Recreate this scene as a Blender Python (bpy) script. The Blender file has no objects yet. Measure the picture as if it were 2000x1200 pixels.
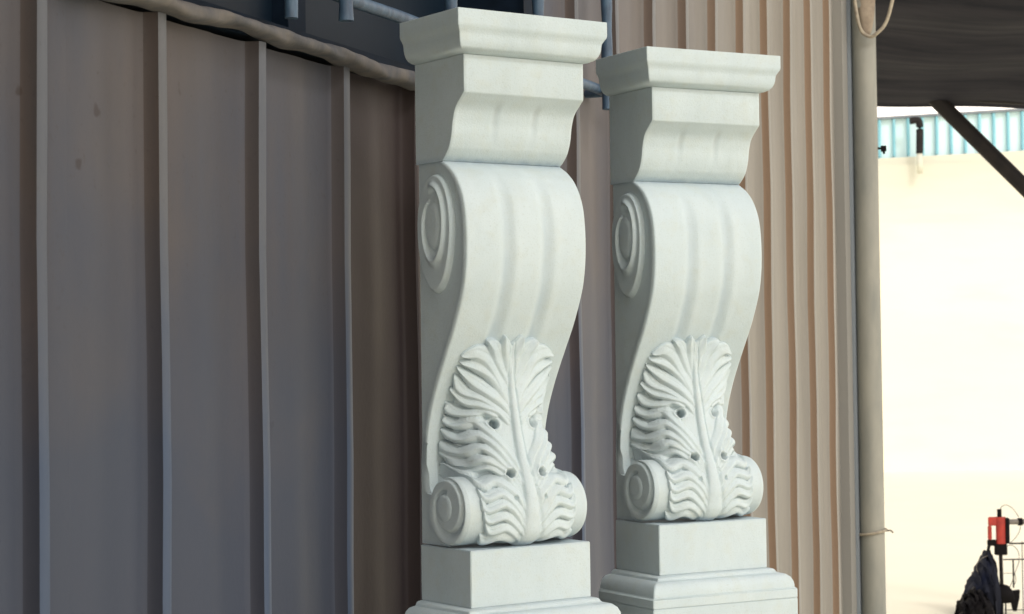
import bpy, bmesh, math, random
import numpy as np
from mathutils import Vector, Matrix
random.seed(4)
SC = bpy.context.scene
COL = SC.collection
# ---------------------------------------------------------------- camera, sky, sun, exposure
cam_d = bpy.data.cameras.new('camera'); cam = bpy.data.objects.new('camera', cam_d); COL.objects.link(cam)
PITCH, ROLL = 0.023183, -0.013658
fwd = Vector((0, math.cos(PITCH), math.sin(PITCH))); r0 = Vector((1, 0, 0)); u0 = r0.cross(fwd)
cr, sr = math.cos(ROLL), math.sin(ROLL)
rt = r0 * cr + u0 * sr; up = -r0 * sr + u0 * cr
cam.matrix_world = Matrix(((rt.x, up.x, -fwd.x, 0), (rt.y, up.y, -fwd.y, 0), (rt.z, up.z, -fwd.z, 1.25), (0, 0, 0, 1)))
cam_d.sensor_width = 36; cam_d.lens = 3871.9 / 2000 * 36
cam_d.clip_start = .05; cam_d.clip_end = 2000
cam_d.dof.use_dof = True; cam_d.dof.focus_distance = 3.3; cam_d.dof.aperture_fstop = 16
SC.camera = cam
SUN_AZ = Vector((.53, -.848)).normalized(); SUN_EL = math.radians(40)
W = bpy.data.worlds.new('World'); SC.world = W; W.use_nodes = True
nt = W.node_tree
sky = nt.nodes.new('ShaderNodeTexSky'); sky.sky_type = 'NISHITA'; sky.sun_disc = False
sky.sun_elevation = SUN_EL; sky.sun_rotation = math.atan2(SUN_AZ.x, SUN_AZ.y)
sky.dust_density = 4; sky.air_density = 1.0
# thin pale cloud, thickest towards the horizon
wtc = nt.nodes.new('ShaderNodeTexCoord'); wsx = nt.nodes.new('ShaderNodeSeparateXYZ'); nt.links.new(wtc.outputs['Generated'], wsx.inputs[0])
wn_ = nt.nodes.new('ShaderNodeTexNoise'); wn_.inputs['Scale'].default_value = 2.6; wn_.inputs['Detail'].default_value = 6; nt.links.new(wtc.outputs['Generated'], wn_.inputs[0])
wr = nt.nodes.new('ShaderNodeMapRange'); nt.links.new(wsx.outputs[2], wr.inputs[0])
for i_, v_ in enumerate((.08, .8, .85, .12)): wr.inputs[i_ + 1].default_value = v_
wr2 = nt.nodes.new('ShaderNodeMapRange'); nt.links.new(wn_.outputs[0], wr2.inputs[0])
for i_, v_ in enumerate((.3, .65, .65, 1)): wr2.inputs[i_ + 1].default_value = v_
wm_ = nt.nodes.new('ShaderNodeMath'); wm_.operation = 'MULTIPLY'; nt.links.new(wr.outputs[0], wm_.inputs[0]); nt.links.new(wr2.outputs[0], wm_.inputs[1])
wx = nt.nodes.new('ShaderNodeMix'); wx.data_type = 'RGBA'; nt.links.new(wm_.outputs[0], wx.inputs[0]); nt.links.new(sky.outputs[0], wx.inputs[6]); wx.inputs[7].default_value = (28.0, 25.0, 22.0, 1)
nt.links.new(wx.outputs[2], nt.nodes['Background'].inputs[0]); nt.nodes['Background'].inputs[1].default_value = .15
sd = bpy.data.lights.new('sun', 'SUN'); sd.energy = 0.98; sd.angle = math.radians(9); sd.color = (.97, 1, 1)
sun = bpy.data.objects.new('sun', sd); COL.objects.link(sun)
sv = Vector((SUN_AZ.x * math.cos(SUN_EL), SUN_AZ.y * math.cos(SUN_EL), math.sin(SUN_EL)))
sun.rotation_euler = sv.to_track_quat('Z', 'Y').to_euler()
SC.view_settings.view_transform = 'Standard'; SC.view_settings.look = 'None'
SC.view_settings.exposure = -0.42; SC.view_settings.gamma = 1

# ---------------------------------------------------------------- helpers
def link(name, me, m=None, parent=None):
    o = bpy.data.objects.new(name, me); COL.objects.link(o)
    if m is not None:
        for x in (m if isinstance(m, (list, tuple)) else [m]): me.materials.append(x)
    if parent: o.parent = parent
    return o
def tag(o, label=None, cat=None, group=None, kind=None):
    for k, v in (('label', label), ('category', cat), ('group', group), ('kind', kind)):
        if v: o[k] = v
    return o
def empty(name, loc, rz=0):
    o = bpy.data.objects.new(name, None); COL.objects.link(o); o.location = loc; o.rotation_euler = (0, 0, rz)
    o.empty_display_size = .05
    return o
def mesh(name, V, F, smooth=False, mats=None):
    me = bpy.data.meshes.new(name); me.from_pydata([tuple(map(float, v)) for v in V], [], F)
    if mats: me.polygons.foreach_set('material_index', mats)
    if smooth: me.polygons.foreach_set('use_smooth', [True] * len(me.polygons))
    me.update(); return me
def from_bm(name, bm, smooth=False):
    bmesh.ops.recalc_face_normals(bm, faces=bm.faces)
    me = bpy.data.meshes.new(name); bm.to_mesh(me); bm.free()
    if smooth: me.polygons.foreach_set('use_smooth', [True] * len(me.polygons))
    return me
def add_box(bm, a, b, M=None):
    vs = []
    for x in (a[0], b[0]):
        for y in (a[1], b[1]):
            for z in (a[2], b[2]):
                v = Vector((x, y, z)); vs.append(bm.verts.new(M @ v if M else v))
    for f in ((0, 1, 3, 2), (4, 6, 7, 5), (0, 4, 5, 1), (2, 3, 7, 6), (0, 2, 6, 4), (1, 5, 7, 3)):
        bm.faces.new([vs[i] for i in f])
    return vs
def spline(pts, n):
    P = [np.array(p, float) for p in pts]
    if len(P) == 2: return [P[0] + (P[1] - P[0]) * i / (n - 1) for i in range(n)]
    Q = [2 * P[0] - P[1]] + P + [2 * P[-1] - P[-2]]
    out = []
    for i in range(n):
        t = i / (n - 1) * (len(P) - 1); k = min(int(t), len(P) - 2); t -= k
        a, b, c, d = Q[k:k + 4]
        out.append(.5 * (2 * b + (c - a) * t + (2 * a - 5 * b + 4 * c - d) * t * t + (-a + 3 * b - 3 * c + d) * t ** 3))
    return out
def add_tube(bm, pts, r, seg=14, caps=True, rfun=None):
    P = [Vector(tuple(map(float, p))) for p in pts]; rings = []
    ref = Vector((0, 0, 1)) if abs((P[1] - P[0]).normalized().z) < .9 else Vector((1, 0, 0))
    for i, p in enumerate(P):
        t = (P[min(i + 1, len(P) - 1)] - P[max(i - 1, 0)]).normalized()
        a = t.cross(ref).normalized(); b = t.cross(a)
        rr = rfun(i / (len(P) - 1)) if rfun else r
        rings.append([bm.verts.new(p + (a * math.cos(2 * math.pi * k / seg) + b * math.sin(2 * math.pi * k / seg)) * rr) for k in range(seg)])
    for i in range(len(P) - 1):
        for k in range(seg):
            bm.faces.new((rings[i][k], rings[i][(k + 1) % seg], rings[i + 1][(k + 1) % seg], rings[i + 1][k]))
    if caps: bm.faces.new(rings[0]); bm.faces.new(rings[-1][::-1])
def tube(name, pts, r, m, parent=None, seg=14, rfun=None, smooth=True):
    bm = bmesh.new(); add_tube(bm, pts, r, seg, True, rfun)
    me = from_bm(name, bm, smooth)
    o = link(name, me, m, parent); autosmooth(me); return o
def autosmooth(me, ang=40):
    me.polygons.foreach_set('use_smooth', [True] * len(me.polygons)); me.set_sharp_from_angle(angle=math.radians(ang))

# ---------------------------------------------------------------- materials
class Mat:
    vary = False
    def __init__(s, name, rough=.6, spec=.5, metal=0):
        s.m = bpy.data.materials.new(name); s.m.use_nodes = True; s.t = s.m.node_tree
        s.b = s.t.nodes['Principled BSDF']; s.b.inputs['Roughness'].default_value = rough
        s.b.inputs['Specular IOR Level'].default_value = spec; s.b.inputs['Metallic'].default_value = metal
        s.tc = s.t.nodes.new('ShaderNodeTexCoord')
    def L(s, a, b): s.t.links.new(a, b)
    def noise(s, scale, det=5, stretch=(1, 1, 1), rough=.55, off=0, dist=0):
        mp = s.t.nodes.new('ShaderNodeMapping'); mp.inputs['Scale'].default_value = stretch; mp.inputs['Location'].default_value = (off, off * .7, off * 1.3)
        n = s.t.nodes.new('ShaderNodeTexNoise'); n.inputs['Scale'].default_value = scale; n.inputs['Detail'].default_value = det
        n.inputs['Roughness'].default_value = rough; n.inputs['Distortion'].default_value = dist
        if s.vary:
            oi = s.t.nodes.new('ShaderNodeObjectInfo'); ad = s.t.nodes.new('ShaderNodeVectorMath'); ad.operation = 'ADD'
            sc_ = s.math('MULTIPLY', oi.outputs['Random'], 7.)
            s.L(s.tc.outputs['Object'], ad.inputs[0]); s.L(sc_, ad.inputs[1]); s.L(ad.outputs[0], mp.inputs[0]); s.L(mp.outputs[0], n.inputs[0]); return n.outputs['Fac']
        s.L(s.tc.outputs['Object'], mp.inputs[0]); s.L(mp.outputs[0], n.inputs[0]); return n.outputs['Fac']
    def ramp(s, f, lo, hi, a=0, b=1):
        r = s.t.nodes.new('ShaderNodeMapRange'); s.L(f, r.inputs[0]); r.clamp = True
        for i, v in enumerate((lo, hi, a, b)): r.inputs[i + 1].default_value = v
        return r.outputs[0]
    def mix(s, f, a, b, mode='MIX'):
        n = s.t.nodes.new('ShaderNodeMix'); n.data_type = 'RGBA'; n.blend_type = mode
        if isinstance(f, (int, float)): n.inputs[0].default_value = f
        else: s.L(f, n.inputs[0])
        for k, v in ((6, a), (7, b)):
            if isinstance(v, tuple): n.inputs[k].default_value = (*v, 1)
            else: s.L(v, n.inputs[k])
        return n.outputs[2]
    def math(s, op, a, b=0.):
        n = s.t.nodes.new('ShaderNodeMath'); n.operation = op
        for k, v in ((0, a), (1, b)):
            if isinstance(v, (int, float)): n.inputs[k].default_value = v
            else: s.L(v, n.inputs[k])
        return n.outputs[0]
    def color(s, c):
        if isinstance(c, tuple): s.b.inputs['Base Color'].default_value = (*c, 1)
        else: s.L(c, s.b.inputs['Base Color'])
    def bump(s, h, strength=.3, dist=.002):
        n = s.t.nodes.new('ShaderNodeBump'); n.inputs['Strength'].default_value = strength; n.inputs['Distance'].default_value = dist
        s.L(h, n.inputs['Height']); s.L(n.outputs[0], s.b.inputs['Normal'])
    def xyz(s):
        n = s.t.nodes.new('ShaderNodeSeparateXYZ'); s.L(s.tc.outputs['Object'], n.inputs[0]); return n.outputs

def marble():
    a = Mat('white_marble', .55, .35); a.vary = True
    big = a.noise(7, 5, (1, 1, .6), dist=1.2); med = a.noise(38, 6, off=3); fine = a.noise(420, 3, off=9)
    c = a.mix(a.ramp(big, .35, .7), (.508, .594, .622), (.466, .556, .590))
    c = a.mix(a.ramp(med, .50, .78, 0, .45), c, (.47, .52, .48))
    vein = a.math('ABSOLUTE', a.math('SUBTRACT', a.noise(5.5, 4, (1, 1, .45), off=15, dist=1.6), .5)); c = a.mix(a.ramp(vein, 0, .05, .07, 0), c, (.36, .44, .46))
    c = a.mix(a.ramp(a.noise(16, 5, (1, 1, .22), off=23), .56, .76, 0, .38), c, (.40, .48, .50))
    c = a.mix(a.ramp(fine, .56, .76, 0, .5), c, (.36, .42, .40))
    z = a.xyz()[2]
    xx = a.xyz()[0]
    for xc in (.0737, .1463):   # blue-grey tint along the two flutes
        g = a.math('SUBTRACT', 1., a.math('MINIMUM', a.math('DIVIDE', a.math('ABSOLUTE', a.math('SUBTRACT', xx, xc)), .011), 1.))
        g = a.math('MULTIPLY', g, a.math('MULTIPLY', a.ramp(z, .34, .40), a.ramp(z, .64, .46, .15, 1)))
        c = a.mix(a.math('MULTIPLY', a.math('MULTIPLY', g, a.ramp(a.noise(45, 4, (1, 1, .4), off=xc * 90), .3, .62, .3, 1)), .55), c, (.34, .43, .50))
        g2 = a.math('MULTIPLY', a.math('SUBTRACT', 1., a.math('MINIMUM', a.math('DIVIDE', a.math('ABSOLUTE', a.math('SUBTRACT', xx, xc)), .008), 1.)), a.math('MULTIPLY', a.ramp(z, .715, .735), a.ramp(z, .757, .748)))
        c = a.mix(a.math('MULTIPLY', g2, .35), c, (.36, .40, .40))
    # blue-grey bands in the crease of the neck and on the ledge under the volutes
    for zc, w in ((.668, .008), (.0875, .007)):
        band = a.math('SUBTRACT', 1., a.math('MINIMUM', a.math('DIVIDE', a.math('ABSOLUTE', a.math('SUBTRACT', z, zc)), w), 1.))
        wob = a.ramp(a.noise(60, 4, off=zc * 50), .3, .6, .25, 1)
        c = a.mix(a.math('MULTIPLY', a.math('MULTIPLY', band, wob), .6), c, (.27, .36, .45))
    a.color(c); a.bump(a.math('ADD', a.math('MULTIPLY', fine, .8), a.math('MULTIPLY', med, 1.3)), .5, .0013)
    a.b.inputs['Subsurface Weight'].default_value = .2; a.b.inputs['Subsurface Radius'].default_value = (1, .9, .8); a.b.inputs['Subsurface Scale'].default_value = .006
    return a.m
def sheet(name, base, cool, warm, far, rough=.42, rust=.5, spec=.35):
    a = Mat(name, rough, spec)
    v = a.noise(5, 6, (1, 1, .12), off=2); v2 = a.noise(14, 5, (1, 1, .05), off=7); sp = a.noise(130, 2, (1, 1, .7), off=4); dirt = a.noise(2.2, 6, (1, 1, .6), off=11)
    c = a.mix(a.ramp(dirt, .35, .68), base, cool)
    c = a.mix(a.ramp(v, .5, .72, 0, rust), c, warm)
    c = a.mix(a.ramp(v2, .45, .75, 0, .35), c, tuple(x * .72 for x in base))
    spot = a.ramp(a.noise(24, 1.5, off=21), .76, .80); c = a.mix(a.math('MULTIPLY', spot, .45), c, (.035, .022, .016))
    c = a.mix(a.ramp(sp, .62, .8, 0, .35), c, tuple(x * .55 for x in base))
    X_, _, Z_ = a.xyz(); zz = a.math('ADD', Z_, a.math('MULTIPLY', a.noise(2.4, 5, off=41), .9))    # darker and bluer low on the sheets
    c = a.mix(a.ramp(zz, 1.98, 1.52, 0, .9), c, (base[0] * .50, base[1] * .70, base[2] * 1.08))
    brown_stretch = a.math('MULTIPLY', a.math('GREATER_THAN', X_, 2.826), a.math('LESS_THAN', X_, 3.62))              # darker, browner stretch of wall behind the near pilaster
    c = a.mix(a.math('MULTIPLY', brown_stretch, .85), c, (.038, .028, .027))
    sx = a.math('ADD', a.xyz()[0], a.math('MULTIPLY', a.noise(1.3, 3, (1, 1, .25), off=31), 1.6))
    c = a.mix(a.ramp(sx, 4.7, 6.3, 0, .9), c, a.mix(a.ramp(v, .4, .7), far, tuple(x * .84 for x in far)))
    a.color(c); a.L(a.ramp(dirt, .3, .7, rough - .08, rough + .14), a.b.inputs['Roughness'])
    a.bump(a.math('ADD', a.math('MULTIPLY', dirt, 3.), a.math('MULTIPLY', sp, .3)), .35, .002)
    return a.m
def plain(name, col, col2=None, scale=20, rough=.6, spec=.4, bump=.3, stretch=(1, 1, 1), metal=0):
    a = Mat(name, rough, spec, metal)
    n = a.noise(scale, 5, stretch, off=len(name))
    a.color(a.mix(a.ramp(n, .35, .68), col, col2 or tuple(x * .7 for x in col)))
    a.bump(n, bump, .003); return a.m
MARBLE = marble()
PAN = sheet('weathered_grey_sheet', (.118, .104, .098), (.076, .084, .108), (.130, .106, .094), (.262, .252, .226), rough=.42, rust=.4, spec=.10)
RIBSIDE = sheet('rust_shade_sheet', (.068, .058, .056), (.056, .052, .056), (.135, .085, .055), (.225, .158, .108), rough=.5, rust=.5, spec=.12)  # rust-brown rib sides, with their shade put into the darker colour
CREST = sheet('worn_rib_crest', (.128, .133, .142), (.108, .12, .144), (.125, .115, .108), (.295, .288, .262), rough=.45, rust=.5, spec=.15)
BLUE = plain('blue_paint_steel', (.055, .105, .165), (.03, .055, .095), 60, .5, .5, .6, (1, 1, .5))
BLUEDARK = plain('dark_blue_frame', (.006, .014, .028), (.003, .008, .016), 15, .7, .12)
GLASS = plain('dark_window_glass', (.004, .010, .018), (.006, .014, .026), 3, .5, .12, .05)
SILL = plain('weathered_sill', (.135, .125, .115), (.07, .075, .085), 26, .8, .3, 1, (1, 1, .6))
TRIM = plain('blue_grey_flashing', (.20, .23, .26), (.15, .18, .21), 8, .5, .5, .2, (1, 1, .1))
TRIM2 = plain('grey_flashing', (.24, .235, .215), (.20, .20, .19), 8, .5, .5, .2, (1, 1, .1))
POLE = plain('galvanised_pole', (.26, .26, .225), (.17, .18, .165), 12, .55, .5, .3, (1, 1, .3))
STRAP = plain('canvas_strap', (.30, .25, .19), (.20, .16, .12), 30, .85)
WIRE = plain('pale_wire', (.36, .32, .24), (.22, .19, .15), 60, .6)
def cream():
    a = Mat('cream_render', .9, .1); n = a.noise(.9, 6, (.35, 1, 1.6), off=5); n2 = a.noise(3.5, 5, (.3, 1, 1.2), off=8)
    c = a.mix(a.ramp(n, .42, .7, 0, .8), (.93, .87, .69), (.80, .77, .63)); c = a.mix(a.ramp(n2, .55, .75, 0, .6), c, (.74, .71, .60))
    z = a.xyz()[2]; zn = a.math('ADD', z, a.math('MULTIPLY', n2, .5)); c = a.mix(a.ramp(zn, 2.75, 3.25, 0, .8), c, (.58, .60, .52)); zs_ = a.ramp(a.noise(2.2, 6, (.12, 1, 2.2), off=17), .55, .7, 0, .55); c = a.mix(a.math('MULTIPLY', zs_, a.ramp(z, 2.3, 2.8)), c, (.52, .53, .47))
    a.color(c); a.bump(n2, .3, .01); return a.m
CREAM = cream()
GROUND = plain('pale_dusty_ground', (.97, .93, .74), (.95, .90, .71), 1.2, .95, .1, .3)
CYAN = plain('turquoise_sheet', (.70, .89, .91), (.66, .86, .89), 2, .6)
CYANDK = plain('turquoise_seam', (.26, .56, .66), (.20, .48, .58), 5, .6)
TARP = plain('black_tarpaulin', (.012, .013, .019), (.030, .029, .036), 3.5, .75, .12, .6, (.6, 5, 1))
STEELDK = plain('dark_steel', (.014, .013, .014), (.022, .019, .018), 14, .6, .15)
BLACK = plain('black_rubber', (.004, .004, .005), (.007, .006, .007), 18, .7, .1)
RED = plain('red_paint', (.42, .035, .02), (.25, .02, .015), 18, .45)
GREYP = plain('grey_tube', (.22, .20, .17), (.12, .11, .10), 30, .5)
NAVY = plain('navy_tarpaulin', (.008, .011, .026), (.022, .024, .032), 9, .8, .12, .7, (1, 1, .4))

# ---------------------------------------------------------------- setting
def gridplane(name, x0, x1, y0, y1, n, amp, m):
    V = []; F = []
    for i in range(n + 1):
        for j in range(n + 1):
            x = x0 + (x1 - x0) * i / n; y = y0 + (y1 - y0) * j / n
            V.append((x, y, 0))
    for i in range(n):
        for j in range(n): F.append((i * (n + 1) + j, (i + 1) * (n + 1) + j, (i + 1) * (n + 1) + j + 1, i * (n + 1) + j + 1))
    return link(name, mesh(name, V, F), m)
tag(gridplane('ground', -400, 400, -400, 400, 8, 0, GROUND), kind='structure')

# far cream wall with the turquoise fence on it (the yard's edge slopes gently up to the right)
def sloped(bm, x0, x1, y0, y1, zb0, zb1, zt0, zt1):
    vs = [bm.verts.new(p) for p in ((x0, y0, zb0), (x1, y0, zb1), (x1, y0, zt1), (x0, y0, zt0), (x0, y1, zb0), (x1, y1, zb1), (x1, y1, zt1), (x0, y1, zt0))]
    for f in ((0, 1, 2, 3), (5, 4, 7, 6), (4, 0, 3, 7), (1, 5, 6, 2), (3, 2, 6, 7), (4, 5, 1, 0)): bm.faces.new([vs[i] for i in f])
zb = lambda x: 3.086 + (x - 3.755) * .040
zt = lambda x: 3.568 + (x - 3.755) * .047
bm = bmesh.new(); sloped(bm, -6, 34, 20, 20.25, -.1, -.1, zb(-6), zb(34))
tag(link('boundary_wall', from_bm('boundary_wall', bm), CREAM), 'tall sunlit cream plastered wall below the turquoise fence', 'wall')
fe = tag(empty('sheet_fence', (3.7, 20.1, zb(3.7))), 'turquoise sheet metal fence standing along the top of the cream wall', 'fence')
def loc(o, e): o.location = -e.location; return o
bm = bmesh.new(); sloped(bm, .5, 10, 20.11, 20.13, zb(.5), zb(10), zt(.5), zt(10)); loc(link('sheet_panel', from_bm('sheet_panel', bm), CYAN, fe), fe)
x = .7
while x < 9.8:
    bm = bmesh.new(); sloped(bm, x, x + .022, 20.06, 20.107, zb(x) + .10, zb(x) + .10, zt(x) - .004, zt(x) - .004)
    loc(link('fence_rib', from_bm('fence_rib', bm), CYANDK, fe), fe)
    x += .145
bm = bmesh.new(); sloped(bm, .5, 10, 20.05, 20.14, zt(.5), zt(10), zt(.5) + .025, zt(10) + .025); loc(link('top_rail', from_bm('top_rail', bm), TRIM, fe), fe)
bm = bmesh.new(); sloped(bm, .5, 10, 20.02, 20.055, zb(.5), zb(10), zb(.5) + .08, zb(10) + .08); loc(link('base_board', from_bm('base_board', bm), CREAM, fe), fe)
tag(tube('elbow_pipe', spline([(4.03, 19.9, 3.53), (4.10, 19.9, 3.535), (4.125, 19.9, 3.50), (4.125, 19.9, 3.36), (4.12, 19.9, 3.2)], 22), .036, STEELDK),
    'short black bent pipe against the turquoise fence', 'pipe')
bm = bmesh.new(); add_tube(bm, [(4.12, 19.9, 3.2), (4.12, 19.9, 3.0)], .03); tag(link('pipe_bracket', from_bm('pipe_bracket', bm, True), CREAM), 'cream stub under the black bent pipe on the far wall', 'bracket')

# dark canopy beyond the pole, tilted up towards the viewer, with its brace and post
cp = tag(empty('canopy', (2.6, 9.05, 0)), 'dark tarpaulin canopy above the yard, right of the pole', 'canopy')
V = []; F = []; nx, ny = 40, 20
for k in (0, 1):
    for i in range(nx + 1):
        for j in range(ny + 1):
            x = .9 + 2.0 * i / nx; y = 7.5 + 1.55 * j / ny
            z = 2.385 - .068 * (x - 1.7) + (9.05 - y) * .2 + .010 * math.sin(x * 7 + y * 2) * (1 if j < ny else .6) + .012 * math.sin(x * 2.3 + 1) + k * .05 - (.014 if j == ny else 0) + .012 * math.sin(y * 13 + x)
            V.append((x - 2.6, y - 9.05, z))
N = (nx + 1) * (ny + 1); idx = lambda k, i, j: k * N + i * (ny + 1) + j
for i in range(nx):
    for j in range(ny):
        F.append((idx(0, i, j), idx(0, i, j + 1), idx(0, i + 1, j + 1), idx(0, i + 1, j))); F.append((idx(1, i, j), idx(1, i + 1, j), idx(1, i + 1, j + 1), idx(1, i, j + 1)))
for i in range(nx):
    for j in (0, ny): F.append((idx(0, i, j), idx(0, i + 1, j), idx(1, i + 1, j), idx(1, i, j)))
for j in range(ny):
    for i in (0, nx): F.append((idx(0, i, j), idx(0, i, j + 1), idx(1, i, j + 1), idx(1, i, j)))
link('tarpaulin_sheet', mesh('tarpaulin_sheet', V, F, True), TARP, cp)
def lp(name, a, b, r, m, par, base, seg=10):
    return tube(name, [tuple(np.array(a) - base), tuple(np.array(b) - base)], r, m, par, seg)
base = np.array((2.6, 9.05, 0))
lp('brace', (1.88, 9.0, 2.44), (2.8, 9.0, 1.50), .036, STEELDK, cp, base)
for px_ in (1.0, 2.8): lp('post', (px_, 8.99, 0), (px_, 8.99, 2.42 - .068 * (px_ - 1.7)), .045, STEELDK, cp, base)
lp('edge_beam', (.95, 9.0, 2.47), (2.87, 9.0, 2.34), .03, STEELDK, cp, base)

# ---------------------------------------------------------------- corrugated wall (s runs along the wall, q is the distance in front of the rib crests)
TH = .3763
WD = Vector((math.sin(TH), math.cos(TH), 0)); WN = Vector((math.cos(TH), -math.sin(TH), 0)); WO = -1.3875 * WN
def wp(s, q, z): return WO + WD * s + WN * q + Vector((0, 0, z))
WM = Matrix(((WD.x, WN.x, 0, WO.x), (WD.y, WN.y, 0, WO.y), (0, 0, 1, 0), (0, 0, 0, 1)))
CZ = 1.25; SILLZ = CZ + .467; WINS, WINE = 2.08, 3.635; HT = 3.1
DEP = .0255; P0 = 1.985; PITCHS = .27315
def section(s0, s1, phase=0):
    pts = [(s0, -DEP, 0)]; k = math.floor((s0 - P0) / PITCHS)
    while True:
        c = P0 + k * PITCHS
        a, b, d, e, mid = c - .0065, c, c + .0195, c + .028, c + .030 + (PITCHS - .036) * .5
        for s, q, mi in ((a - .014, -DEP, 0), (a - .006, -DEP + .0012, 0), (a - .001, -DEP + .0042, 0), (a + .0015, -DEP + .009, 1), (b - .0025, -.010, 1), (b - .001, -.002, 1), (b + .003, 0, 2), (d - .003, 0, 2), (d, -.002, 2), (e, -DEP, 0), (mid - .04, -DEP, 0), (mid - .02, -DEP + .003, 0), (mid + .02, -DEP + .003, 0), (mid + .04, -DEP, 0)):
            if s0 + .001 < s < s1 - .001: pts.append((s, q, mi))
        k += 1
        if c > s1: break
    pts.append((s1, -DEP, 0)); return pts
def wallpiece(V, F, MI, s0, s1, z0, z1):
    pts = section(s0, s1); nz = max(2, int((z1 - z0) / .15)); b0 = len(V); n = len(pts)
    for j in range(nz + 1):
        z = z0 + (z1 - z0) * j / nz
        for s, q, _ in pts:
            wob = .0012 * math.sin(z * 5 + s * 9) + .0012 * math.sin(z * 11 + s * 23) if s0 + .01 < s < s1 - .01 else 0
            V.append((s, q + wob, z))
    for j in range(nz):
        for i in range(n - 1):
            a = b0 + j * n + i
            F.append((a, a + 1, a + n + 1, a + n)); MI.append(pts[i + 1][2])
V, F, MI = [], [], []
SEND = 6.512
wallpiece(V, F, MI, -1.5, WINS, 0, HT); wallpiece(V, F, MI, WINS, WINE, 0, SILLZ - .01); wallpiece(V, F, MI, WINS, WINE, CZ + 1.45, HT); wallpiece(V, F, MI, WINE, SEND, 0, HT)
b = len(V)   # back skin
for s in (-1.5, SEND):
    for z in (0, HT): V.append((s, -.22, z))
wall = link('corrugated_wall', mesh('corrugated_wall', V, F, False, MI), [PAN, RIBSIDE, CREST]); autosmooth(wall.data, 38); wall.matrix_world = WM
tag(wall, 'weathered grey ribbed sheet metal wall with dark rust-brown rib sides behind the marble pilasters', 'wall')
bm = bmesh.new(); add_box(bm, (-1.5, -.20, 0), (WINS, -.04, HT)); add_box(bm, (WINS, -.20, 0), (WINE, -.04, SILLZ - .012)); add_box(bm, (WINS, -.20, CZ + 1.45), (WINE, -.04, HT)); add_box(bm, (WINE, -.20, 0), (SEND, -.04, HT))
link('wall_core', from_bm('wall_core', bm), BLUEDARK, wall)
bm = bmesh.new()
add_box(bm, (-1.5, -.9, HT), (SEND + .1, .12, HT + .05)); link('eaves', from_bm('eaves', bm), TRIM2, wall)
bm = bmesh.new(); add_box(bm, (-1.5, .121, HT + .012), (1.4, 2.0, HT + .03)); add_box(bm, (-1.5, 2.002, HT + .012), (.85, 3.0, HT + .03)); add_box(bm, (-1.5, 3.002, HT + .012), (.35, 4.5, HT + .03)); link('added_shade_roof', from_bm('added_shade_roof', bm), TRIM2, wall)  # unseen stepped roof, added to shade the left part of the wall
for s in (-1.4, 1.35):
    bm = bmesh.new(); add_box(bm, (s - .03, 4.2, 0), (s + .03, 4.26, HT + .01))
    if s < 0: link('shade_roof_post', from_bm('shade_roof_post', bm), TRIM2, wall)  # post under the added, unseen roof
# corner flashing
bm = bmesh.new(); add_box(bm, (SEND, -.2, 0), (SEND + .079, .006, HT)); link('corner_trim', from_bm('corner_trim', bm), TRIM2, wall)
bm = bmesh.new(); add_box(bm, (SEND + .0825, -.2, 0), (SEND + .152, .016, HT)); add_box(bm, (SEND + .0792, -.2, 0), (SEND + .0823, -.012, HT)); link('corner_trim', from_bm('corner_trim', bm), TRIM, wall)
# window recess with frame, pane and sill
wn = empty('window', wp((WINS + WINE) / 2, 0, SILLZ), 0); wn.matrix_world = WM @ Matrix.Translation(((WINS + WINE) / 2, 0, SILLZ))
tag(wn, 'dark blue window opening with a worn pale sill, set in the ribbed metal wall', 'window')
hw = (WINE - WINS) / 2; HW = CZ + 1.45 - SILLZ
bm = bmesh.new()
add_box(bm, (-hw, -.195, 0), (-hw + .05, .004, HW)); add_box(bm, (hw - .05, -.195, 0), (hw, .004, HW)); add_box(bm, (-hw + .05, -.195, HW - .05), (hw - .05, .004, HW)); add_box(bm, (-hw + .05, -.19, 0), (hw - .05, -.02, .03))
add_box(bm, (-.03, -.17, .03), (.03, -.11, HW - .05))
link('window_frame', from_bm('window_frame', bm), BLUEDARK, wn)
bm = bmesh.new(); add_box(bm, (-hw + .05, -.15, .03), (hw - .05, -.14, HW - .05)); link('window_pane', from_bm('window_pane', bm), GLASS, wn)
# lumpy sill strip
V, F = [], []; ns, nr = 160, 14; rs = np.random.RandomState(3)
ph = rs.rand(8) * 6
for i in range(ns + 1):
    t = i / ns; s = -hw - .02 + (2 * hw + .03) * t
    sag = .007 * math.sin(s * 5 + ph[0]) + .0025 * math.sin(s * 23 + ph[1])
    for k in range(nr):
        a = 2 * math.pi * k / nr; sx = abs(math.cos(a)) ** .6 * math.copysign(1, math.cos(a)); sz = abs(math.sin(a)) ** .6 * math.copysign(1, math.sin(a))
        l = 1 + .10 * math.sin(s * 31 + a * 2 + ph[2]) + .07 * math.sin(s * 70 + a * 3)
        V.append((s, .006 + sx * .020 * l, -.002 + sag * (.5 if sz > 0 else 1) + sz * .0108 * l))
for i in range(ns):
    for k in range(nr): F.append((i * nr + k, i * nr + (k + 1) % nr, (i + 1) * nr + (k + 1) % nr, (i + 1) * nr + k))
F.append(tuple(range(nr))[::-1]); F.append(tuple(ns * nr + k for k in range(nr)))
link('window_sill', mesh('window_sill', V, F, True), SILL, wn)
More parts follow.
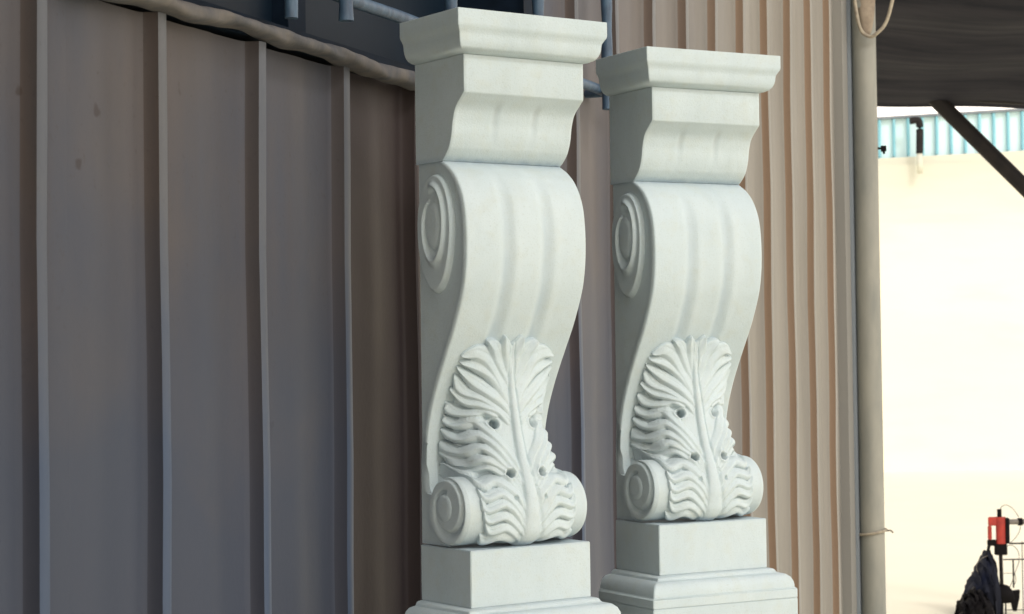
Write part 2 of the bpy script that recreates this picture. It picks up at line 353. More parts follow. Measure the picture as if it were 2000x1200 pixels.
# blue grille standing off the wall
gr = empty('window_grille', (0, 0, 0)); gr.matrix_world = WM @ Matrix.Translation((3.05, .045, SILLZ + .05))
tag(gr, 'blue painted steel bar grille in front of the dark window', 'grille')
def wob(s, z0, z1, seed):
    rr = random.Random(seed); n = 40; a = rr.random() * 6
    return [(s - 3.05 + .0012 * math.sin(i * .9 + a), .0, z0 + (z1 - z0) * i / (n - 1) - SILLZ - .05) for i in range(n)]
for s in (2.053, 2.358, 2.724, 3.131, 3.557, 3.965):
    tube('bar', wob(s, CZ + .512, CZ + 1.44, s), .0116, BLUE, gr, 12, lambda t, s=s: .0116 + .0010 * math.sin(t * 190 + s * 7))
for z in (CZ + .555, CZ + 1.02, CZ + 1.39):
    tube('rail', [(1.94 - 3.05 + i * .05, -.019, z - SILLZ - .05 + .0008 * math.sin(i)) for i in range(44)], .0107, BLUE, gr, 12)
for s in (2.02, 4.02):   # stand-offs into the wall
    for z in (CZ + .555, CZ + 1.39): tube('stand_off', [(s - 3.05, -.02, z - SILLZ - .05), (s - 3.05, -.078, z - SILLZ - .05)], .009, BLUE, gr, 10)
tag(tube('short_rod', [tuple(wp(2.576, .028, CZ + .495)), tuple(wp(2.578, .028, CZ + .61)), tuple(wp(2.578, .028, CZ + 1.3))], .010, BLUE, None, 12),
    'thin blue rod end just above the pale sill, left of the lowest grille bar end', 'rod')

# round pole at the wall's end
pe = tag(empty('round_pole', (1.197, 6.66, 0)), 'round galvanised pole at the right end of the ribbed wall', 'pole')
tube('shaft', [(0, 0, 0), (0, 0, 1.6), (0, 0, 3.1)], .0412, POLE, pe, 40)
bm = bmesh.new(); add_tube(bm, [(.0465 * math.cos(a), .0465 * math.sin(a), .634 + .008 * math.cos(a)) for a in np.linspace(0, 2 * math.pi, 33)], .0045, 8)
add_tube(bm, [(.040, -.02, .639), (.056, -.03, .641), (.062, -.04, .635)], .003, 6)
tag(link('wire_tie', from_bm('wire_tie', bm, True), WIRE), 'thin pale wire twisted round the lower part of the pole', 'wire').location = (1.197, 6.66, 0)
V = []; F = []
for i in range(13):
    t = i / 12; w_ = .030 * (1 - t) ** .6 + .010
    for k in range(5):
        a = -math.pi * .5 + (k - 2) / 2 * min(1.2, w_ / .045)
        V.append((.0452 * math.cos(a) + .005, .0452 * math.sin(a) - .002 * math.sin(i), 1.22 + CZ - .17 * t - .0))
for i in range(12):
    for k in range(4): F.append((i * 5 + k, (i + 1) * 5 + k, (i + 1) * 5 + k + 1, i * 5 + k + 1))
so = link('canvas_strap', mesh('canvas_strap', V, F, True), STRAP); so.location = (1.197, 6.66, 0)
md = so.modifiers.new('solid', 'SOLIDIFY'); md.thickness = .006; md.offset = -1
tag(so, 'beige canvas strip hanging down the top of the pole', 'strap')
tag(tube('looped_cable', spline([(1.3320, 6.586, 2.6375), (1.2904, 6.586, 2.4432), (1.2626, 6.586, 2.3415), (1.2303, 6.586, 2.2999), (1.2025, 6.595, 2.2906), (1.1701, 6.595, 2.3323), (1.1562, 6.614, 2.4988), (1.1609, 6.614, 2.6837)], 50), .006, WIRE),
    'pale cable looping over the top of the pole', 'cable')
bm = bmesh.new(); add_box(bm, (-.012, -.008, -.010), (.004, .008, .009)); add_box(bm, (-.024, -.004, -.003), (-.011, .004, .004)); add_tube(bm, [(-.004, 0, -.009), (-.002, 0, -.018)], .004, 8)
tag(link('pole_clamp', from_bm('pole_clamp', bm), BLACK), 'small dark clamp sticking out of the pole beside the turquoise fence', 'clamp').location = (1.262, 6.66, 1.921)

# ---------------------------------------------------------------- red and black machine, units of 2.45 mm around its foot
K = .002389; MX, MY, MZ = 2.258, 9.25, 0
def mc(px, py, d=0): return ((px - 1955) * K, d * K, (1203 - py) * K)
mach = tag(empty('drilling_machine', (MX, MY, MZ)), 'red and black upright machine with cables at the bottom right corner', 'machine')
def mt(name, pts, r, m, seg=12, parent=mach): return tube(name, [mc(*p) for p in pts], r * K, m, parent, seg)
body = mt('red_cylinder', [(1956, 1012), (1956, 1064)], 9.5, RED, 28)
bm = bmesh.new()
for a, b_ in (((1932, 1012), (1950, 1029)), ((1931, 1029), (1938, 1056)), ):
    A = mc(a[0], a[1], -4); B = mc(b_[0], b_[1], 4); add_box(bm, (A[0], A[1], B[2]), (B[0], B[1], A[2]))
bmesh.ops.bevel(bm, geom=bm.edges[:], offset=.003, segments=2, affect='EDGES')
link('red_bracket', from_bm('red_bracket', bm), RED, mach)
mt('cap', [(1954, 997), (1954, 1012)], 4.5, BLACK)
def mbox(name, a, b_, d0, d1, m):
    bm = bmesh.new(); A = mc(a[0], a[1], d0); B = mc(b_[0], b_[1], d1); add_box(bm, (A[0], A[1], B[2]), (B[0], B[1], A[2]))
    bmesh.ops.bevel(bm, geom=bm.edges[:], offset=.003, segments=2, affect='EDGES'); return link(name, from_bm(name, bm), m, mach)
mbox('back_plate', (1963, 1014), (1972, 1064), -7, 7, BLACK)
mt('side_tube', [(1972, 1022), (1992, 1022)], 5.2, GREYP, 16); mt('collar', [(1990, 1022), (1998, 1022)], 7.5, BLACK, 16); mt('side_tube', [(1998, 1022), (2030, 1022)], 5.2, GREYP, 16)
mbox('crosshead', (1930, 1056), (1946, 1068), -5, 5, BLACK); mbox('crosshead', (1944, 1064), (1967, 1086), -7, 7, BLACK)
mt('rod', [(1955, 1084), (1956, 1150)], 3.8, STEELDK)
mt('leg', [(1934, 1060), (1929, 1088), (1931, 1203)], 3.2, BLACK)
mt('leg', [(1956, 1175), (1955, 1203)], 3.0, BLACK)
mt('leg', [(1948, 1175), (1949, 1203)], 1.5, STEELDK); mt('leg', [(1963, 1175), (1963, 1203)], 1.5, STEELDK)
bm = bmesh.new(); add_tube(bm, [mc(1935 + t * 42, 1163 + (1.5 * math.sin(t * 9))) for t in np.linspace(0, 1, 15)], 1, 22, True, lambda t: K * (12 + 7 * math.sin(math.pi * min(1, t * 1.05)) ** .7))
link('motor', from_bm('motor', bm, True), BLACK, mach)
V = [mc(*p) for p in ((1974, 1156, -5), (1990, 1154, -5), (1989, 1170, -5), (1983, 1195, -5), (1977, 1195, -5), (1972, 1170, -5))]; V += [(v[0], v[1] + 10 * K, v[2]) for v in V]
F = [(0, 5, 4, 3, 2, 1), (6, 7, 8, 9, 10, 11)] + [(i, (i + 1) % 6, (i + 1) % 6 + 6, i + 6) for i in range(6)]
link('motor_bracket', mesh('motor_bracket', V, F), BLACK, mach)
mt('frame_bar', [(1972, 1064), (2040, 1064)], 1.6, BLACK); mt('frame_bar', [(1960, 1095), (2040, 1095)], 1.3, STEELDK); mt('frame_bar', [(1960, 1122), (1982, 1122)], .6, GREYP); mt('frame_bar', [(1960, 1193), (2040, 1193)], .9, GREYP)
mt('frame_bar', [(1979, 1095), (1979, 1150)], 1.6, BLACK); mt('frame_bar', [(1997, 1060), (1997, 1203)], 1.0, GREYP); mt('frame_bar', [(2036, 1015), (2036, 1203)], 3, BLACK)
for c in ([(1955, 997), (1958, 991), (1968, 989), (1980, 997), (1990, 1012)], [(1994, 1028), (1990, 1042), (1980, 1056), (1970, 1064)], [(1962, 1068), (1978, 1068), (1988, 1080), (1989, 1098), (1984, 1112), (1979, 1125), (1974, 1140), (1968, 1150)],
          [(1930, 1086), (1916, 1092), (1907, 1102), (1906, 1112), (1909, 1120)], [(1980, 1120), (1982, 1135), (1977, 1148)]):
    o = tube('cable', spline([mc(p[0], p[1], -6) for p in c], 30), .75 * K, GREYP, mach, 8)
# sloping tarpaulin and heap at the machine's foot
def heap(name, outline, depth, m, label, cat, seed, y0):
    rr = random.Random(seed); n = 60; V = []; F = []; L = spline(outline, n)
    top = [mc(p[0], p[1]) for p in L]; rows = 14
    for j in range(rows + 1):
        a = math.pi * j / rows
        for i, p in enumerate(top):
            h = max(p[2], 0.004); k = max(.02, math.sin(a)) ** .8
            V.append((p[0] + .012 * math.sin(i * .7 + j), -math.cos(a) * depth * (h / .25) ** .6 + .012 * math.sin(i * 1.1 + j * 2.3), h * k * (1 + (.05 * math.sin(i * 1.9 + j * 1.3) if 0 < j < rows else 0)) - (.0 if 0 < j < rows else .02)))
    for j in range(rows):
        for i in range(n - 1): F.append((j * n + i, j * n + i + 1, (j + 1) * n + i + 1, (j + 1) * n + i))
    F.append(tuple(j * n for j in range(rows + 1))); F.append(tuple(j * n + n - 1 for j in range(rows, -1, -1)))
    o = link(name, mesh(name, V, F), m); autosmooth(o.data, 50); o.location = (MX, MY + y0, 0); return tag(o, label, cat)
heap('draped_tarpaulin', [(1880, 1180), (1893, 1150), (1907, 1122), (1917, 1106), (1929, 1084), (1934, 1084), (1935, 1110), (1936, 1150), (1936, 1188)], .16, NAVY, 'dark navy tarpaulin draped up against the left leg of the machine', 'tarpaulin', 1, .02)
heap('rubble_heap', [(1852, 1203), (1861, 1176), (1864, 1166), (1868, 1170), (1874, 1160), (1878, 1152), (1882, 1158), (1886, 1142), (1890, 1148), (1896, 1146), (1902, 1152), (1915, 1165), (1925, 1203)], .16, BLACK, 'low dark ragged heap at the foot of the draped tarpaulin', 'heap', 2, -.14)

# ---------------------------------------------------------------- marble pilaster
PW, PD = .22, .1388
def prism_profile(name, prof, sides_follow=True, back=PD):
    """prof: list of (offset, z); swept round front and both sides, flat back"""
    V, F = [], []
    for o, z in prof:
        s = o if sides_follow else 0
        V += [(-s, back, z), (-s, -o, z), (PW + s, -o, z), (PW + s, back, z)]
    n = len(prof)
    for j in range(n - 1):
        for i in range(4):
            a = j * 4 + i; b_ = j * 4 + (i + 1) % 4; F.append((a, b_, b_ + 4, a + 4))
    F.append((3, 2, 1, 0)); F.append(tuple((n - 1) * 4 + i for i in range(4)))
    me = mesh(name, V, F); bm = bmesh.new(); bm.from_mesh(me); bm.normal_update()
    vert = [e for e in bm.edges if abs(e.verts[0].co.z - e.verts[1].co.z) > 1e-5 or True]
    sharp = [e for e in bm.edges if len(e.link_faces) == 2 and e.calc_face_angle(0) > .6]
    bmesh.ops.bevel(bm, geom=sharp, offset=.0011, segments=2, affect='EDGES', clamp_overlap=True)
    bmesh.ops.recalc_face_normals(bm, faces=bm.faces); bm.to_mesh(me); bm.free(); autosmooth(me, 50); return me

def arc(c, r, a0, a1, n): return [(c[0] + r[0] * math.cos(math.radians(a0 + (a1 - a0) * i / (n - 1))), c[1] + r[1] * math.sin(math.radians(a0 + (a1 - a0) * i / (n - 1)))) for i in range(n)]
# front curve of the scroll (y recess, z), from neck down to the foot
FC = [(.0640, .6668), (.0560, .6625), (.0431, .6548), (.0266, .6404), (.0132, .6202), (.0043, .5967), (.0000, .5661), (-.0007, .5357), (.0017, .5055), (.0082, .4754), (.0203, .4454), (.0353, .4152), (.0533, .3848), (.0715, .3541), (.0884, .3231), (.1025, .2919), (.1123, .2606), (.1177, .2293)]
fcs = [tuple(p) for p in spline(FC, 210)]
CY, CZv, CR = .058, .1395, .0515
slot = [tuple(p) for p in spline([(.1177, .2293), (.1192, .207), (.1194, .186), (.1180, .1715), (.1130, .1640)], 26)[1:]]
NSLOT = len(fcs) + len(slot)
foot = slot + [(CY + CR * math.cos(a), CZv + CR * math.sin(a)) for a in np.radians(np.linspace(28, 262, 84))]
foot = [(y, max(z, .0865)) for y, z in foot]
fcs += foot
def inset(y, z):   # the lower roll is a touch narrower than the ribbon
    t = min(1, max(0, (.21 - z) / .02)); return .005 * t * t * (3 - 2 * t)
def flute(u, z):
    k = min(1, max(0, (.652 - z) / .05)) * min(1, max(0, (z - .36) / .04))
    d = 0
    for c in (.335, .665):
        q = abs(u - c) / .068
        if q < 1: d += .0046 * (math.cos(q * math.pi) * .5 + .5) ** .8
    for c in (.335, .665):   # soft shoulder beside each flute
        q = (u - c - .085) / .03; d -= .0007 * math.exp(-q * q)
    return d * k
def rz(z): t = min(1, max(0, (z - .17) / .09)); return .0008 + (.0045 - .0008) * t * t * (3 - 2 * t)
def scroll_mesh():
    V, F = [], []; nu = 110; n = len(fcs); B = PD - .001
    us = [0, .006] + list(np.linspace(.014, .986, nu)) + [.994, 1]
    m = len(us)
    for v, (y, z) in enumerate(fcs):
        y0, z0 = fcs[max(v - 1, 0)]; y1, z1 = fcs[min(v + 1, n - 1)]
        t = np.array((y1 - y0, z1 - z0)); t /= max(np.linalg.norm(t), 1e-9); nr = np.array((t[1], -t[0]))   # inward
        if nr[0] < 0 and v < len(fcs) - 60 and v < 205: nr = -nr
        ins = inset(y, z)
        for j, u in enumerate(us):
            d = flute(u, z) if z > .33 else 0
            if j in (0, m - 1): d += .0016
            elif j in (1, m - 2): d += .0004
            if v > 205: d = 0
            V.append((ins + (PW - 2 * ins) * u, y + nr[0] * d, z + nr[1] * d))
    for v in range(n - 1):
        for j in range(m - 1): a = v * m + j; F.append((a, a + m, a + m + 1, a + 1))
    # side faces: raised fillet along the front edge, then a slightly sunk field back to the flat back
    for sgn in (0, 1):
        b0 = len(V); side_rows = [(v * m + (0 if sgn == 0 else m - 1), fcs[v]) for v in range(NSLOT)]
        side_rows += [(None, (CY + math.sqrt(max(0, CR ** 2 - (z - CZv) ** 2)) - .004, z)) for z in np.linspace(.162, .0866, 24)]
        for vi, (y, z) in side_rows:
            B_ = B; ya = min(y + .010, B_ - .004); yb = min(y + .014, B_ - .002)
            ins = inset(y, z) if vi is not None else .003
            x0 = V[vi][0] if vi is not None else (ins if sgn == 0 else PW - ins); y0_ = V[vi][1] if vi is not None else y; z0_ = V[vi][2] if vi is not None else z
            V.append((x0, y0_, z0_))
            r_ = max(rz(z), 0) if z > .21 else .0022
            for q in ((min(ins, .0012) if z < .215 else ins, ya, z), (r_, yb, z), (r_, B_, z)): V.append((q[0] if sgn == 0 else PW - q[0], q[1], q[2]))
        for v in range(len(side_rows) - 1):
            for j in range(3):
                a = b0 + v * 4 + j; f = (a, a + 1, a + 5, a + 4); F.append(f if sgn == 0 else f[::-1])
        # end of the roll, closed by a fan under the volute disc
        cidx = len(V); V.append((.006 if sgn == 0 else PW - .006, CY, CZv))
        for v in range(NSLOT, n - 1):
            a, b_ = v * m + (0 if sgn == 0 else m - 1), (v + 1) * m + (0 if sgn == 0 else m - 1)
            F.append((a, b_, cidx) if sgn == 0 else (b_, a, cidx))
    me = mesh('scroll_body', V, F); bm = bmesh.new(); bm.from_mesh(me); bmesh.ops.remove_doubles(bm, verts=bm.verts, dist=1e-5)
    bmesh.ops.recalc_face_normals(bm, faces=bm.faces); bm.to_mesh(me); bm.free(); autosmooth(me, 48); return me

def volute_mesh(c, ab, ec, turns, eye, side, thick=.0055, ridge=.0032, band=.80, phase=90, squash=0, carve=False):
    nr, na = 70, 150; V, F = [], []
    for i in range(nr + 1):
        rho = i / nr
        for k in range(na):
            a = 2 * math.pi * k / na
            cx = ec[0] + (c[0] - ec[0]) * rho ** 1.2; cz = ec[1] + (c[1] - ec[1]) * rho ** 1.2
            e = ab[0] * (1 - squash * (.5 - .5 * math.sin(a)) * rho)
            y = cx + e * rho * math.cos(a); z = cz + ab[1] * rho * math.sin(a)
            # spiral: its radius shrinks with the angle; a crisp fillet with a channel inside it
            th = ((a - math.radians(phase)) / (2 * math.pi)) % 1.0
            h = 0
            for t in range(4):
                if t + th > turns: continue
                rr = band - (band - eye) * ((t + th) / turns)
                fade = min(1, (t + th) / .06)
                q = rho - rr
                if carve: h -= ridge * fade * (math.exp(-(q / .045) ** 2) if q < 0 else math.exp(-(q / .10) ** 2))
                else:
                    h += ridge * fade * math.exp(-(q / .065) ** 2); h -= ridge * .8 * fade * math.exp(-((q + .12) / .075) ** 2)
            if rho < eye: h = h * .25 + ((.0022 if carve else ridge * .5) * min(1, (1 - rho / eye) / .3) ** .5)
            edge = 1 - max(0, (rho - .93) / .07) ** 2.2
            X = -(thick * edge) + .0050 - h * min(1, (1 - rho) / .08 if rho > .92 else 1)
            V.append((X if side == 0 else PW - X, y, z))
    for i in range(nr):
        for k in range(na):
            a = i * na + k; b_ = i * na + (k + 1) % na
            f = (a, a + na, b_ + na, b_) ; F.append(f if side == 1 else f[::-1])
    me = mesh('volute', V, F, True); bm = bmesh.new(); bm.from_mesh(me); bmesh.ops.remove_doubles(bm, verts=bm.verts, dist=1e-6); bmesh.ops.recalc_face_normals(bm, faces=bm.faces)
    bm.to_mesh(me); bm.free(); me.polygons.foreach_set('use_smooth', [True] * len(me.polygons)); return me

FING = [  # (lateral offset from the midrib, height) from root to tip, left half
 ([(-.004, .298), (-.0142, .3173), (-.0341, .3584), (-.0560, .3760), (-.0810, .3740)], .0120),
 ([(-.010, .300), (-.0280, .3300), (-.0500, .3530), (-.0840, .3640)], .0090),
 ([(-.006, .282), (-.0175, .2982), (-.0319, .3122), (-.0597, .3338), (-.0870, .3570)], .0088),
 ([(-.010, .276), (-.0464, .3065), (-.0709, .3208), (-.0875, .3460)], .0066),
 ([(-.012, .270), (-.0265, .2872), (-.05, .2975), (-.0690, .3043), (-.0870, .3250)], .0072),
 ([(-.0298, .2815), (-.0442, .2860), (-.0734, .2860), (-.0885, .3046)], .0062),
 ([(-.002, .320), (-.0090, .3400), (-.0200, .3640), (-.0320, .3830), (-.0460, .3945)], .0108),
 ([(0, .33), (-.0050, .3649), (-.0150, .4020)], .0105),
 ([(-.004, .190), (-.015, .2132), (-.0400, .2490), (-.0561, .2740), (-.0748, .2665), (-.0870, .2848)], .0082),
 ([(-.004, .172), (-.0168, .1942), (-.037, .2259), (-.059, .2508), (-.0763, .2463), (-.0870, .2640)], .0072),
 ([(-.012, .180), (-.0334, .2059), (-.0597, .2341), (-.0777, .2257), (-.0870, .2441)], .0066),
 ([(-.018, .178), (-.0385, .2015), (-.0626, .2180), (-.0781, .2080), (-.0875, .2262)], .0062),
 ([(-.020, .172), (-.0409, .1924), (-.059, .2049), (-.0800, .1960), (-.0865, .2104)], .0060),
 ([(-.006, .130), (-.0207, .1602), (-.0518, .1853), (-.076, .1800), (-.0850, .1937)], .0080),
 ([(-.005, .110), (-.0193, .1374), (-.0471, .1656), (-.0766, .1605), (-.0850, .1734)], .0074),
 ([(-.005, .100), (-.0175, .1221), (-.0449, .1489), (-.0762, .1443), (-.0850, .1576)], .0072),
 ([(-.006, .092), (-.0169, .1074), (-.046, .1314), (-.0738, .1281), (-.0830, .1400)], .0070),
 ([(-.010, .089), (-.02, .0984), (-.0453, .1151), (-.0713, .1123), (-.0810, .1237)], .0068),
 ([(-.014, .086), (-.0304, .0949), (-.055, .1016), (-.0741, .0985), (-.0850, .1065)], .0062),
]
EYES = [(-.0348, .2691, .0062), (-.0290, .1937, .0060)]
PRb = [(.205, .1187), (.2293, .1177), (.2606, .1123), (.2919, .1025), (.3231, .0884), (.3541, .0715), (.3848, .0533), (.4152, .0353), (.4454, .0203)]
def Yb(z):
    c = CY - np.sqrt(np.maximum(0, CR ** 2 - (z - CZv) ** 2))
    return np.where(z < .186, c, np.where(z < .206, np.interp(z, [.186, .196, .206], [.0355, .085, .1187]), np.interp(z, [a for a, b in PRb], [b for a, b in PRb])))
MID = [(.0865, .034), (.0907, .0165), (.0985, .006), (.1086, .0), (.1365, -.0032), (.1600, -.001), (.1747, .0043), (.1926, .0120), (.2126, .021), (.2511, .0331), (.3055, .0455), (.34, .0515), (.372, .0500), (.40, .0405), (.415, .034)]
def leaf_mesh(seed=0):
    rr_ = np.random.RandomState(11 + seed)
    zs = np.linspace(.0868, .413, 470); xs = np.linspace(-.095, .095, 300)
    Z, X = np.meshgrid(zs, xs, indexing='ij'); xa = -np.abs(X) + .0011 * np.sin(Z * 55 + seed * 2.1 + np.sign(X)) + .0007 * np.sin(Z * 130 + X * 40 + seed)
    # smooth interpolation of the crown line
    ks = np.array([a for a, b in MID]); kv = np.array([b for a, b in MID])
    fine = np.linspace(.0868, .413, 1200); yv = np.interp(fine, ks, kv); ker = np.hanning(61); ker /= ker.sum(); yv = np.convolve(np.pad(yv, 30, mode='edge'), ker, 'valid')
    Ym = np.interp(Z, fine, yv)
    ybf = Yb(fine); kb = np.hanning(25); kb /= kb.sum(); ybf = np.convolve(np.pad(ybf, 12, mode='edge'), kb, 'valid'); YB = np.interp(Z, fine, ybf)
    HWID = .083
    u = np.abs(X) / HWID; pw = np.interp(Z, [.19, .215, .27], [2.6, 6.5, 2.6]); D = np.clip(1 - (u / 1.04) ** pw, 0, 1)
    base = np.minimum(YB, YB) + D * (Ym - YB)
    # relief
    R = np.full(Z.shape, 0.0); M = np.zeros(Z.shape)
    for pts, wmax in FING:
        pj = np.array(pts, float); pj[1:] += rr_.uniform(-.0011, .0011, pj[1:].shape) * (1 + seed * .3); P = np.array(spline(pj, 40)); K_ = len(P)
        for i in range(K_ - 1):
            a, b_ = P[i], P[i + 1]; ab = b_ - a; L2 = ab @ ab + 1e-12
            x0, x1 = min(a[0], b_[0]) - .012, max(a[0], b_[0]) + .012; z0, z1 = min(a[1], b_[1]) - .012, max(a[1], b_[1]) + .012
            iz = np.where((zs >= z0) & (zs <= z1))[0]
            if len(iz) == 0: continue
            sl = slice(iz[0], iz[-1] + 1)
            xx = xa[sl]; zz = Z[sl]
            t = np.clip(((xx - a[0]) * ab[0] + (zz - a[1]) * ab[1]) / L2, 0, 1)
            d = np.hypot(xx - a[0] - ab[0] * t, zz - a[1] - ab[1] * t)
            tt = (i + t) / (K_ - 1)
            sd = (ab[0] * (zz - a[1]) - ab[1] * (xx - a[0])) / math.sqrt(L2)
            w = wmax * 1.16 * (.42 + .58 * np.sin(np.clip(tt / .72, 0, 1) * np.pi / 2)) * np.where(tt > .72, np.clip((1.0 - tt) / .28, .03, 1) ** .62, 1)
            H = .0016 + (.0068 if pts[0][1] > .165 else .0052) * np.sin(np.clip(tt / .85, 0, 1) * np.pi / 2)
            q = np.where(d < w, np.clip(sd / w, -1, 1), 2); off = .38    # crest towards the lower edge, steep below, gentle above
            prof = np.where(q < off, np.clip((q + 1) / (1 + off), 0, 1) ** .75, np.clip((1 - q) / (1 - off), 0, 1) ** .6) * H * (d < w)
            prof = prof - .0011 * np.exp(-((q + .30) / .16) ** 2) * np.clip(tt * 2 - .5, 0, 1) * (d < w)
            prof = np.minimum(prof, np.sqrt(np.clip(1 - (d / w) ** 2, 0, 1)) * H * 1.05)
            R[sl] = np.maximum(R[sl], prof); M[sl] = np.maximum(M[sl], (d < w) * 1.)
    # midrib: raised band with a shallow groove each side
    wm = np.interp(Z, [.087, .13, .2, .3, .38], [.016, .0115, .0075, .0055, .003])
    q = np.abs(X) / wm
    R = np.maximum(R, .0058 * np.sqrt(np.clip(1 - q ** 2 * .8, 0, 1)) * (q < 1.1) * np.clip((.40 - Z) / .05, 0, 1)); M = np.maximum(M, (q < 1) * (Z < .385))
    R = R - .0022 * np.exp(-((q - 1.35) / .28) ** 2)
    R = R - .0058 * (1 - M) * np.clip(u * 1.6 - .2, 0, 1)
    for ex_, ez, er in EYES:
        d = np.hypot(xa - ex_, Z - ez)
        R = R + .0030 * np.exp(-((d - er * 1.45) / (er * .35)) ** 2)
        k = np.clip((er - d) / (er * .28), 0, 1); R = R * (1 - k) - .020 * k
        P = np.array([(ex_, ez), (ex_ - .012, ez + .013), (ex_ - .024, ez + .0175)]) if ez > .22 else np.array([(ex_, ez), (ex_ - .008, ez + .009)])
        for i in range(len(P) - 1):
            ab = P[i + 1] - P[i]; t = np.clip(((xa - P[i][0]) * ab[0] + (Z - P[i][1]) * ab[1]) / (ab @ ab), 0, 1)
            dd = np.hypot(xa - P[i][0] - ab[0] * t, Z - P[i][1] - ab[1] * t); g = np.exp(-(dd / .0036) ** 2) * (1 - (i + t) / (len(P) - 1)) ** .8
            R = R - .0055 * g
    # little drill holes between the lowest lobes
    d = np.hypot(xa + .0262, Z - .1586); R = R - .005 * np.clip((.004 - d) / .002, 0, 1)
    # soften
    for _ in range(2): R[1:-1, 1:-1] = (R[1:-1, 1:-1] * 4 + R[:-2, 1:-1] + R[2:, 1:-1] + R[1:-1, :-2] + R[1:-1, 2:]) / 8
    # outline: beyond the fingers and above the crown sink into the body
    crown = np.clip((Z - .376) / .012, 0, 1) * (1 - M); out = np.clip((np.abs(X) - .080) / .006, 0, 1) * (1 - M)
    R = R - .012 * np.maximum(crown, out)
    # normals of base in the y-z plane and x
    dz = np.gradient(base, zs, axis=0); dx = np.gradient(base, xs, axis=1)
    dz = np.clip(dz, -3, 3); dx = np.clip(dx, -2.2, 2.2)
    n = np.stack([dx, -np.ones_like(dx), dz], -1); n /= np.linalg.norm(n, axis=-1, keepdims=True)
    Pt = np.stack([X + PW / 2, base, Z], -1) + n * R[..., None]
    sk = np.abs(X) >= .0890
    Pt[..., 0] = np.where(sk, PW / 2 + np.sign(X) * .0892, Pt[..., 0]); Pt[..., 1] = np.where(sk, PD - .006, Pt[..., 1]); Pt[..., 2] = np.where(sk, Z, Pt[..., 2])
    Pt[..., 2] = np.maximum(Pt[..., 2], .0852); Pt[..., 1] = np.minimum(Pt[..., 1], PD - .004)
    nz, nx_ = Z.shape; V = Pt.reshape(-1, 3)
    hid = ((R < -.010) & (crown > .9) & (Z > .36)) | (np.abs(X) > .0915)
    F = []
    for j in range(nz - 1):
        for i in range(nx_ - 1):
            if hid[j, i] and hid[j + 1, i] and hid[j, i + 1] and hid[j + 1, i + 1]: continue
            a = j * nx_ + i; F.append((a, a + 1, a + nx_ + 1, a + nx_))
    me = mesh('acanthus_leaf', V, F, True); bm = bmesh.new(); bm.from_mesh(me)
    bmesh.ops.delete(bm, geom=[v for v in bm.verts if not v.link_faces], context='VERTS'); bm.to_mesh(me); bm.free(); me.polygons.foreach_set('use_smooth', [True] * len(me.polygons)); return me

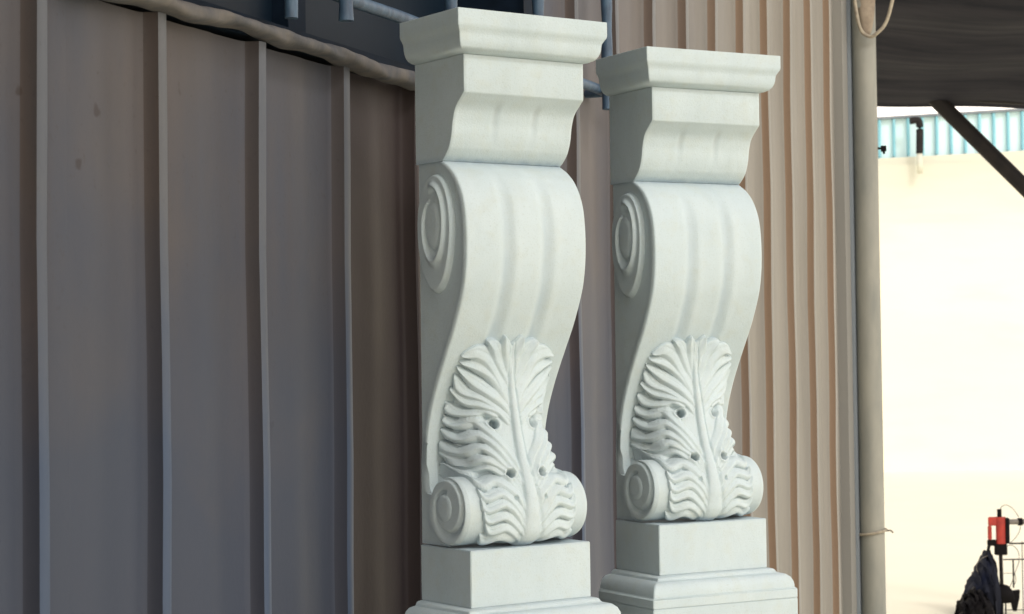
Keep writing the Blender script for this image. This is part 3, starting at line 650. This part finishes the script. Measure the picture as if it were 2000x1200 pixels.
def frieze_mesh():
    prof = [(.8206, 0), (.7660, 0), (.7638, .0012), (.7600, .0060), (.7557, .0110), (.7480, .0200), (.7399, .0262), (.7300, .0300), (.7214, .0325), (.7090, .0345), (.6988, .0374), (.6900, .0412), (.6840, .0446), (.6770, .0510), (.6714, .0575), (.6668, .0645)]
    us = np.linspace(0, 1, 90); V, F = [], []; m = len(us) + 2
    prof = [tuple(p) for p in [prof[0]] + [prof[1]]] + [tuple(p) for p in spline(prof[2:], 60)]
    for z, y in prof:
        V.append((0, PD, z))
        for i, u in enumerate(us):
            d = 0
            k = min(1, max(0, (.752 - z) / .01)) * min(1, max(0, (z - .69) / .03))
            for c in (.335, .665):
                q = abs(u - c) / .045
                if q < 1: d += .0022 * (math.cos(q * math.pi) * .5 + .5)
            if i in (0, len(us) - 1): d += .0014
            V.append((PW * u, y + d * (k if 0 < i < len(us) - 1 else 1), z))
        V.append((PW, PD, z))
    n = len(prof)
    for j in range(n - 1):
        for i in range(m):
            a = j * m + i; b_ = j * m + (i + 1) % m; F.append((a, b_, b_ + m, a + m))
    F.append(tuple(range(m))); F.append(tuple((n - 1) * m + i for i in range(m))[::-1])
    me = mesh('frieze_block', V, F); bm = bmesh.new(); bm.from_mesh(me); bmesh.ops.recalc_face_normals(bm, faces=bm.faces); bm.to_mesh(me); bm.free(); autosmooth(me, 40); return me

def make_pilaster():
    root = empty('pilaster', (0, 0, 0))
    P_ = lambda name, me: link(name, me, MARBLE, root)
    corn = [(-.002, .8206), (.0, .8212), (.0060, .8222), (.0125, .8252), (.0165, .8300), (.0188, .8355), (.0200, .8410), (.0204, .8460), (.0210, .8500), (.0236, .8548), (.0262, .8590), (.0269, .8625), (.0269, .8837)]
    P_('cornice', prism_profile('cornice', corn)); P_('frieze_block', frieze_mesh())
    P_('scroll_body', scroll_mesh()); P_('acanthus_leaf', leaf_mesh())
    for s in (0, 1):
        P_('upper_volute', volute_mesh((.084, .558), (.0520, .091), (.0865, .577), 1.0, .40, s, thick=.0100, ridge=.0062, band=.76, phase=70, squash=.18))
        P_('lower_volute', volute_mesh((CY, CZv), (CR, CR), (.070, .147), 1.15, .40, s, thick=.0080, ridge=.0060, band=.99, phase=50, carve=True))
    P_('plinth_block', prism_profile('plinth_block', [(0, .0), (0, .0848)]))
    z0 = -.874
    P_('base_moulding', prism_profile('base_moulding', [(.037, -.050), (.037, -.0345), (.0335, -.0330), (.0335, -.0285), (.0325, -.0225), (.0290, -.0150), (.0230, -.0100), (.0150, -.0080), (.0110, -.0076), (.0105, -.0035), (.0070, -.0012), (.0010, 0)]))
    P_('pedestal', prism_profile('pedestal', [(.037, z0), (.037, -.0502)]))
    return root
first = make_pilaster()
OX, OY = -.065976, 2.930056
first.location = (OX, OY, CZ - .37597); first.rotation_euler.z = .60209
tag(first, 'nearer carved white marble pilaster, the one with its top overlapping the window', 'pilaster', 'carved marble pilasters')
sec = first.copy(); COL.objects.link(sec)
for ch in list(first.children):
    c = ch.copy(); COL.objects.link(c); c.parent = sec
    if ch.name.startswith('acanthus_leaf'): c.data = leaf_mesh(1); c.data.materials.append(MARBLE)   # hand carved: no two leaves quite alike
sec.location = (.24108, 3.32571, CZ - .3762); sec.rotation_euler.z = .49974
tag(sec, 'farther carved white marble pilaster, standing on the right beside the narrow ribs', 'pilaster', 'carved marble pilasters')
